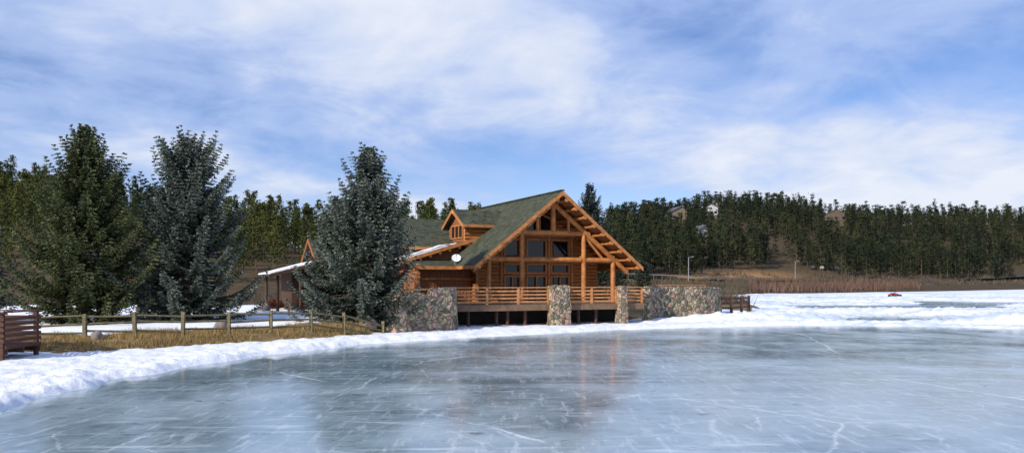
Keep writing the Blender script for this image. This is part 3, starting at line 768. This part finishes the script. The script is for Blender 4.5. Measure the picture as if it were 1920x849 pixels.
def scatter(n,b0,b1,f0,f1,dn_,smin,smax,seed,side,pw=.5):
    rs=np.random.RandomState(seed);K=n*5
    b=rs.uniform(b0,b1,K);B=np.interp(b,*Bb);Rr=np.interp(b,*Rb)
    f=f0+(f1-f0)*rs.rand(K)**pw;y_=B+(Rr-B)*f;x_=(b-960)/1500*y_
    dn=fbm(x_/40,y_/40,3,77);ok=dn>=dn_*(1-.6*f)
    ok&=~((b>1240)&(b<1470)&(f<.16)&(dn<.62))
    for hx,hy,hb,hw in HOUSES: ok&=~((np.abs(b-hb)<hw*1.1+3)&(y_>hy-75)&(y_<hy+8))
    I=np.where(ok)[0][:n]
    pts.append(np.stack([x_[I],y_[I],smin+(smax-smin)*rs.rand(len(I))**1.4,rs.rand(len(I))*6.28,np.full(len(I),side),rs.randint(0,8,len(I))],1))
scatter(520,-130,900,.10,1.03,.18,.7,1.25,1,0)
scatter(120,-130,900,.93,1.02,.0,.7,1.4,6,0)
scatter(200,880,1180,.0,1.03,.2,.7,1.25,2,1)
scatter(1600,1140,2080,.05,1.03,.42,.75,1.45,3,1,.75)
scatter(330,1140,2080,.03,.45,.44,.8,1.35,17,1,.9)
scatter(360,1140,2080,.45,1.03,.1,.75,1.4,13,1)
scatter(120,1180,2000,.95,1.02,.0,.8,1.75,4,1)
pts=np.vstack(pts);zz=ground_z(pts[:,0],pts[:,1])
order=np.argsort(pts[:,1]/pts[:,2]);indiv=set(order[:290].tolist())
for i in sorted(indiv):
    x_,y_,s,r,side,k=pts[i]
    me=(protoL if side<.5 else protoR)[int(k)%8]
    o=bpy.data.objects.new('pine_tree',me);o.location=(x_,y_,zz[i]-.2);o.rotation_euler=(0,0,r);o.scale=(s,s,s)
    link(o);tag(o,'dark green pine on the dry brown hillside' if side>.5 else 'sunlit green pine on the wooded slope','tree','pines on the hillsides')
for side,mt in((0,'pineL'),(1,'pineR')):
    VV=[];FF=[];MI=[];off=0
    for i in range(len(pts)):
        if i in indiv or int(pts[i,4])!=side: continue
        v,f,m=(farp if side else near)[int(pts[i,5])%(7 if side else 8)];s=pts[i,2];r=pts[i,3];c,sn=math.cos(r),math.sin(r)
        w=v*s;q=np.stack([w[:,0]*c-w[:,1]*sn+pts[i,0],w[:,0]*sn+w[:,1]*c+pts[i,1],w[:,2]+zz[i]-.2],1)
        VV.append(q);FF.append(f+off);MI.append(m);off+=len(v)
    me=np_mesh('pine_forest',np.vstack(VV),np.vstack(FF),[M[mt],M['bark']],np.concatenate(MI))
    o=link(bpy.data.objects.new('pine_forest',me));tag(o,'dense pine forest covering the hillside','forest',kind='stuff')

# ------------------------------------------------------------ dry grass, willows, scrub
def blades(name,X,Y,Z,hmin,hmax,w,mat,label,cat,lean=.3,seed=0):
    rs=np.random.RandomState(seed);n=len(X);h=rs.uniform(hmin,hmax,n);a=rs.rand(n)*6.28
    dx=np.cos(a)*w;dy=np.sin(a)*w
    b0=np.stack([X-dx,Y-dy,Z],1);b1=np.stack([X+dx,Y+dy,Z],1)
    tp=np.stack([X+rs.normal(0,lean,n)*h,Y+rs.normal(0,lean,n)*h,Z+h],1)
    V=np.stack([b0,b1,tp],1).reshape(-1,3);me=np_mesh(name,V,np.arange(len(V)).reshape(-1,3),mat)
    o=link(bpy.data.objects.new(name,me));tag(o,label,cat,kind='stuff')
rs=np.random.RandomState(9)
n=110000;X=rs.uniform(-23,-6.5,n);Y=rs.uniform(30,46,n);sd=sdist(X,Y,SHORE)
cl=fbm(X/.8,Y/.8,3,12)
k=(sd>.0)&(sd<4.4)&(cl>.38+.05*sd);X,Y=X[k],Y[k]
blades('dry_grass',X,Y,ground_z(X,Y)-.02,.10,.36,.012,M['drygrass'],'tufts of tan dry grass along the lake bank','grass',.35,1)
n=110000;X=rs.uniform(50,330,n);Y=rs.uniform(180,400,n);sd=sdist(X,Y,SHORE);b=960+1500*X/Y
k=(sd>.5)&(sd<16)&(b>1405)&(b<1725)&(fbm(X/6,Y/6,3,15)>.33);X,Y=X[k],Y[k]
blades('willow_thicket',X,Y,ground_z(X,Y)-.1,1.3,3.1,.10,M['willow'],'reddish bare willow thicket on the far shore','shrubs',.25,2)
n=60000;X=rs.uniform(20,75,n);Y=rs.uniform(85,260,n);sd=sdist(X,Y,SHORE);b=960+1500*X/Y
k=(sd>1)&(sd<30)&(b>1190)&(b<1420)&(fbm(X/5,Y/5,3,16)>.45);X,Y=X[k],Y[k]
blades('bare_scrub',X,Y,ground_z(X,Y)-.1,.6,1.7,.07,M['scrub'],'low grey-brown scrub on the far bank','shrubs',.4,3)
n=30000;X=rs.uniform(-60,-8,n);Y=rs.uniform(66,95,n)
k=(fbm(X/3,Y/3,3,18)>.48);X,Y=X[k],Y[k]
blades('bare_scrub',X,Y,ground_z(X,Y)-.05,.3,1.3,.03,M['scrub'],'low grey-brown scrub behind the spruces','shrubs',.4,4)
n=120000;X=rs.uniform(30,420,n);Y=rs.uniform(200,520,n);sd=sdist(X,Y,SHORE);b=960+1500*X/Y
k=(sd>16)&(b>1180)&(fbm(X/9,Y/9,3,19)>.52);X,Y=X[k],Y[k]
blades('hillside_scrub',X,Y,ground_z(X,Y)-.1,.5,1.8,.16,M['scrub'],'scattered brown scrub on the lower hillside','shrubs',.5,5)

# ------------------------------------------------------------ fences
fp=[(-21.6,34.6),(-18.9,35.4),(-17.1,36.3),(-15.4,37.4),(-13.75,38.8),(-12.15,40.3),(-10.5,41.9),(-9.1,43.4),(-7.35,45.4)]
F=empty('split_rail_fence',(0,0,0));tag(F,'weathered grey split-rail fence along the grassy bank','fence')
Z=[gz(*p) for p in fp];rnd=random.Random(4)
for (x_,y_),z in zip(fp,Z):
    a=rnd.uniform(-.05,.05);MB().beam((x_,y_,z-.3),(x_+a,y_,z+1.12+rnd.uniform(-.06,.06)),.15,.15).obj('post',M['fence'],F)
for i in range(len(fp)-1):
    mb=MB()
    for k in(.28,.62,.95):
        a=(fp[i][0],fp[i][1],Z[i]+k+rnd.uniform(-.07,.07));b_=(fp[i+1][0],fp[i+1][1],Z[i+1]+k+rnd.uniform(-.07,.07))
        mb.cyl(a,b_,.06,.05,n=6)
    mb.obj('rail',M['fence'],F)
F=empty('ranch_fence',(0,0,0));tag(F,'short brown board fence on the snowy point','fence')
fp=[(17.7,68),(19.0,69.3),(20.3,70.8),(21.6,73)];mr=MB()
for i,(x_,y_) in enumerate(fp):
    MB().box((x_-.1,y_-.1,.2),(x_+.1,y_+.1,1.75)).obj('post',M['darkwood'],F)
    if i<3:
        for k in(.75,1.15,1.55): mr.beam((x_,y_,k),(fp[i+1][0],fp[i+1][1],k),.06,.16)
mr.beam((17.0,71,1.55),(21.6,73,1.55),.06,.14);mr.beam((17.0,71,1.1),(21.6,73,1.1),.06,.14)
mr.obj('rail',M['darkwood'],F)

BX=-18.35
B=empty('boardwalk',(0,0,0));tag(B,'red-brown timber boardwalk with plank railing over the ice edge','boardwalk')
mb=MB();mb.box((-34,29.0,.55),(BX,31.2,.68))
for k in range(3): mb.box((-34,29.1+k*1.0,.35),(BX-.05,29.2+k*1.0,.547))
mb.obj('platform',M['darkwood'],B)
for x_ in np.arange(BX-.15,-24,-1.55):
    for y_ in(29.02,31.1): MB().box((x_-.07,y_-.07,-.3),(x_+.07,y_+.07,1.86)).obj('post',M['darkwood'],B)
for y_ in(28.93,31.19):
    mb=MB()
    for k in range(5): mb.box((-34,y_-.025,.78+k*.2),(BX-.02,y_+.025,.90+k*.2))
    mb.box((-34,y_-.1,1.865),(BX+.02,y_+.12,1.91));mb.obj('railing',M['darkwood'],B)
mb=MB()
for k in range(5): mb.box((BX-.06,28.97,.78+k*.2),(BX-.01,31.15,.90+k*.2))
mb.box((BX-.14,29.06,1.867),(BX+.02,31.08,1.908))
mb.obj('railing',M['darkwood'],B)

for i,(b,y_,r,lab) in enumerate(((301,56,.7,'large tan boulder on the snow behind the fence'),(262,57,.35,'small rock on the snowy ground'),(497,57,.5,'grey boulder near the log house porch'),(690,46.2,.55,'rock at the foot of the stone wall'),(415,41,.4,'dark rock on the grassy bank'),(182,34.5,.35,'dark rock on the grassy bank'))):
    x_=(b-960)/1500*y_;mb=MB();mb.blob((0,0,r*.35),(r,r*.8,r*.8),seed=i+3,n=9,jit=.2)
    o=mb.obj('boulder',M['rock'],None,(x_,y_,gz(x_,y_)),i);tag(o,lab,'rock')
for b,y_,r in((516,60,.75),):
    x_=(b-960)/1500*y_;rs=np.random.RandomState(int(b));n=1500
    a=rs.rand(n)*6.28;q=np.sqrt(rs.rand(n))*r
    tip=np.stack([np.cos(a)*q,np.sin(a)*q,rs.uniform(.5,1,n)*r*np.sqrt(np.clip(1.1-(q/r)**2,0,1))+.1],1)
    w=rs.normal(0,.03,(n,3));mid=tip*rs.uniform(.2,.9,(n,1))
    V=np.stack([mid-w,mid+w,tip+rs.normal(0,.06,(n,3))],1).reshape(-1,3)
    me=np_mesh('shrub',V,np.arange(len(V)).reshape(-1,3),M['redbush'])
    o=link(bpy.data.objects.new('shrub',me));o.location=(x_,y_,gz(x_,y_));tag(o,'rounded russet shrub on the snowy ground','shrub')

# ------------------------------------------------------------ far shore road, guard rail, poles, cars, machine
rp=[(30,232),(55,236),(85,256),(130,300),(190,362),(270,420),(420,500),(700,600)]
mb=MB();vs=[];fs=[]
for i in range(len(rp)-1):
    for k in range(10):
        t=k/10;x_=rp[i][0]*(1-t)+rp[i+1][0]*t;y_=rp[i][1]*(1-t)+rp[i+1][1]*t
        d=Vector((rp[i+1][0]-rp[i][0],rp[i+1][1]-rp[i][1])).normalized();nx,ny=-d.y,d.x
        zz_=max(gz(x_+nx*o_,y_+ny*o_) for o_ in(-4,0,4))+.12
        vs+=[(x_-nx*4,y_-ny*4,zz_),(x_+nx*4,y_+ny*4,zz_)]
for i in range(len(vs)//2-1): fs.append((2*i,2*i+2,2*i+3,2*i+1))
mb.add(vs,fs);o=mb.obj('road',M['asphalt']);tag(o,'grey road along the far shore','road',kind='structure')
gr=empty('guard_rail',(0,0,0));tag(gr,'grey metal guard rail along the shore road','guard rail')
gp=[Vector(vs[2*i])+Vector((0,-.4,0)) for i in range(0,17)]
mb=MB()
for a,b_ in zip(gp[:-1],gp[1:]): mb.beam(a+Vector((0,0,.65)),b_+Vector((0,0,.65)),.06,.28)
mb.obj('rail',M['oldmetal'],gr)
for a in gp: MB().box((a.x-.08,a.y+.05,a.z-.8),(a.x+.08,a.y+.2,a.z+.8)).obj('post',M['fence'],gr)
for b,y_,hh in((1291,215,7.0),(1491,285,7.0)):
    x_=(b-960)/1500*y_;e=empty('light_pole',(x_,y_,gz(x_,y_)));tag(e,'tall grey street light beside the shore road','street light','street lights on the shore road')
    MB().cyl((0,0,-.3),(0,0,hh),.13,.09,n=8).obj('pole',M['metal'],e)
    mb=MB();mb.cyl((0,0,hh-.05),(1.1,0,hh+.15),.06,n=6);mb.box((.8,-.15,hh+.06),(1.4,.15,hh+.2));mb.obj('lamp_head',M['metal'],e)
cc=[(.05,.05,.06),(.3,.3,.3),(.03,.04,.07),(.38,.38,.38),(.12,.12,.12)];cn=['black','pale grey','dark blue','white','charcoal']
cmats=[simple('car_paint',c,c,1,.4) for c in cc]
for i,b in enumerate([1526,1541,1553,1571,1590,1731,1744,1762]):
    y_=350+i*3 if b<1700 else 405;x_=(b-960)/1500*y_;e=empty('parked_car',(x_,y_,gz(x_,y_)+.15),1.0+.2*(i%3))
    tag(e,cn[i%5]+' car parked by the far shore','car','cars parked along the far shore')
    mb=MB();mb.prism([(-2.2,-.85,.35),(2.2,-.85,.35),(2.2,-.85,.8),(1.2,-.85,.95),(-1.9,-.85,.98),(-2.2,-.85,.85)],(0,1.7,0));mb.prism([(1.1,-.75,.95),(.45,-.72,1.45),(-1.4,-.72,1.47),(-1.9,-.75,.97)],(0,1.5,0))
    mb.obj('body',cmats[i%5],e)
    mb=MB();mb.prism([(.85,-.79,1.0),(.38,-.79,1.38),(-1.3,-.79,1.38),(-1.6,-.79,1.0)],(0,1.58,0));mb.obj('window',M['glass'],e)
    for wx in(-1.35,1.35):
        for wy in(-.8,.8): MB().cyl((wx,wy-.1,.33),(wx,wy+.1,.33),.33,n=10).obj('wheel',M['black'],e)
e=empty('snow_plow_vehicle',(74,155,.06),.25);tag(e,'small red utility vehicle with plow on the snowy lake','vehicle');e.scale=(.8,.8,.8)
MB().prism([(-1.0,-.5,.4),(1.0,-.5,.4),(1.1,-.5,.6),(.5,-.5,.85),(-.2,-.5,.72),(-1.0,-.5,.75)],(0,1,0)).obj('body',M['red'],e)
MB().box((-.8,-.3,.76),(.1,.3,.95)).obj('seat',M['black'],e)
mb=MB();mb.cyl((.45,0,.8),(.25,0,1.15),.04,n=6);mb.cyl((.25,-.4,1.15),(.25,.4,1.15),.03,n=6);mb.obj('handlebar',M['black'],e)
for wx in(-.8,.8):
    for wy in(-.6,.6): MB().cyl((wx,wy-.13,.32),(wx,wy+.13,.32),.32,n=12).obj('wheel',M['black'],e)
mb=MB();mb.prism([(1.5,-.8,.05),(1.65,-.8,.1),(1.5,-.8,.35),(1.62,-.8,.6),(1.55,-.8,.6),(1.42,-.8,.35)],(0,1.6,0));mb.beam((.9,-.2,.3),(1.48,-.2,.3),.06,.06);mb.beam((.9,.2,.3),(1.48,.2,.3),.06,.06);mb.obj('plow_blade',M['black'],e)

# ------------------------------------------------------------ light and sky
el=R(31);sx,sy=-.66,-.75;l=math.hypot(sx,sy);S=Vector((sx/l*math.cos(el),sy/l*math.cos(el),math.sin(el)))
sun=bpy.data.lights.new('sun','SUN');sun.energy=5.0;sun.angle=R(.5);sun.color=(1,.93,.82)
so=bpy.data.objects.new('sun',sun);so.rotation_euler=S.to_track_quat('Z','Y').to_euler();link(so)
w=bpy.data.worlds.new('World');scene.world=w;w.use_nodes=True;nt=w.node_tree
bg=nt.nodes['Background'];sk=N(nt,'ShaderNodeTexSky');sk.sky_type='NISHITA';sk.sun_disc=False;sk.sun_elevation=el;sk.sun_rotation=math.atan2(sx,sy)
sk.altitude=2000;sk.air_density=1.0;sk.dust_density=.4
v=N(nt,'ShaderNodeTexCoord').outputs['Generated'];sp=N(nt,'ShaderNodeSeparateXYZ');nt.links.new(v,sp.inputs[0])
zc=mth(nt,'ADD',mth(nt,'MAXIMUM',sp.outputs[2],0.),.22)
cb=N(nt,'ShaderNodeCombineXYZ');nt.links.new(mth(nt,'DIVIDE',sp.outputs[0],zc),cb.inputs[0]);nt.links.new(mth(nt,'DIVIDE',sp.outputs[1],zc),cb.inputs[1]);cb.inputs[2].default_value=3.3
n1=noise(nt,cb.outputs[0],.9,7,.52,.35);n2=noise(nt,cb.outputs[0],2.6,8,.6,.5)
a=mth(nt,'ADD',mth(nt,'MULTIPLY',n1,.70),mth(nt,'MULTIPLY',n2,.30))
cov=ramp(nt,a,[(.39,.12),(.47,.72),(.55,.97)])
a2=mth(nt,'ADD',a,mth(nt,'MULTIPLY_ADD',sp.outputs[2],-.26,.048))
ccol=ramp(nt,a2,[(.38,(3.8,5.3,9.3)),(.48,(4.8,6.1,9.3)),(.55,(6.7,7.5,9.4)),(.63,(8.7,9.0,9.8))])
skc=mix(nt,1.,sk.outputs[0],(.85,1.0,1.3),'MULTIPLY')
c=mix(nt,cov,skc,ccol)
hz=ramp(nt,sp.outputs[2],[(.0,.50),(.16,0.)])
c=mix(nt,hz,c,(6.6,7.7,9.4))
nt.links.new(c,bg.inputs['Color']);bg.inputs['Strength'].default_value=.1

cam=bpy.data.cameras.new('camera');co=bpy.data.objects.new('camera',cam);link(co)
co.location=(0,0,3);co.rotation_euler=(R(90),0,0);cam.sensor_width=36;cam.lens=36*1500/1920;cam.shift_y=103.5/1920
cam.clip_end=6000;cam.clip_start=.1;scene.camera=co
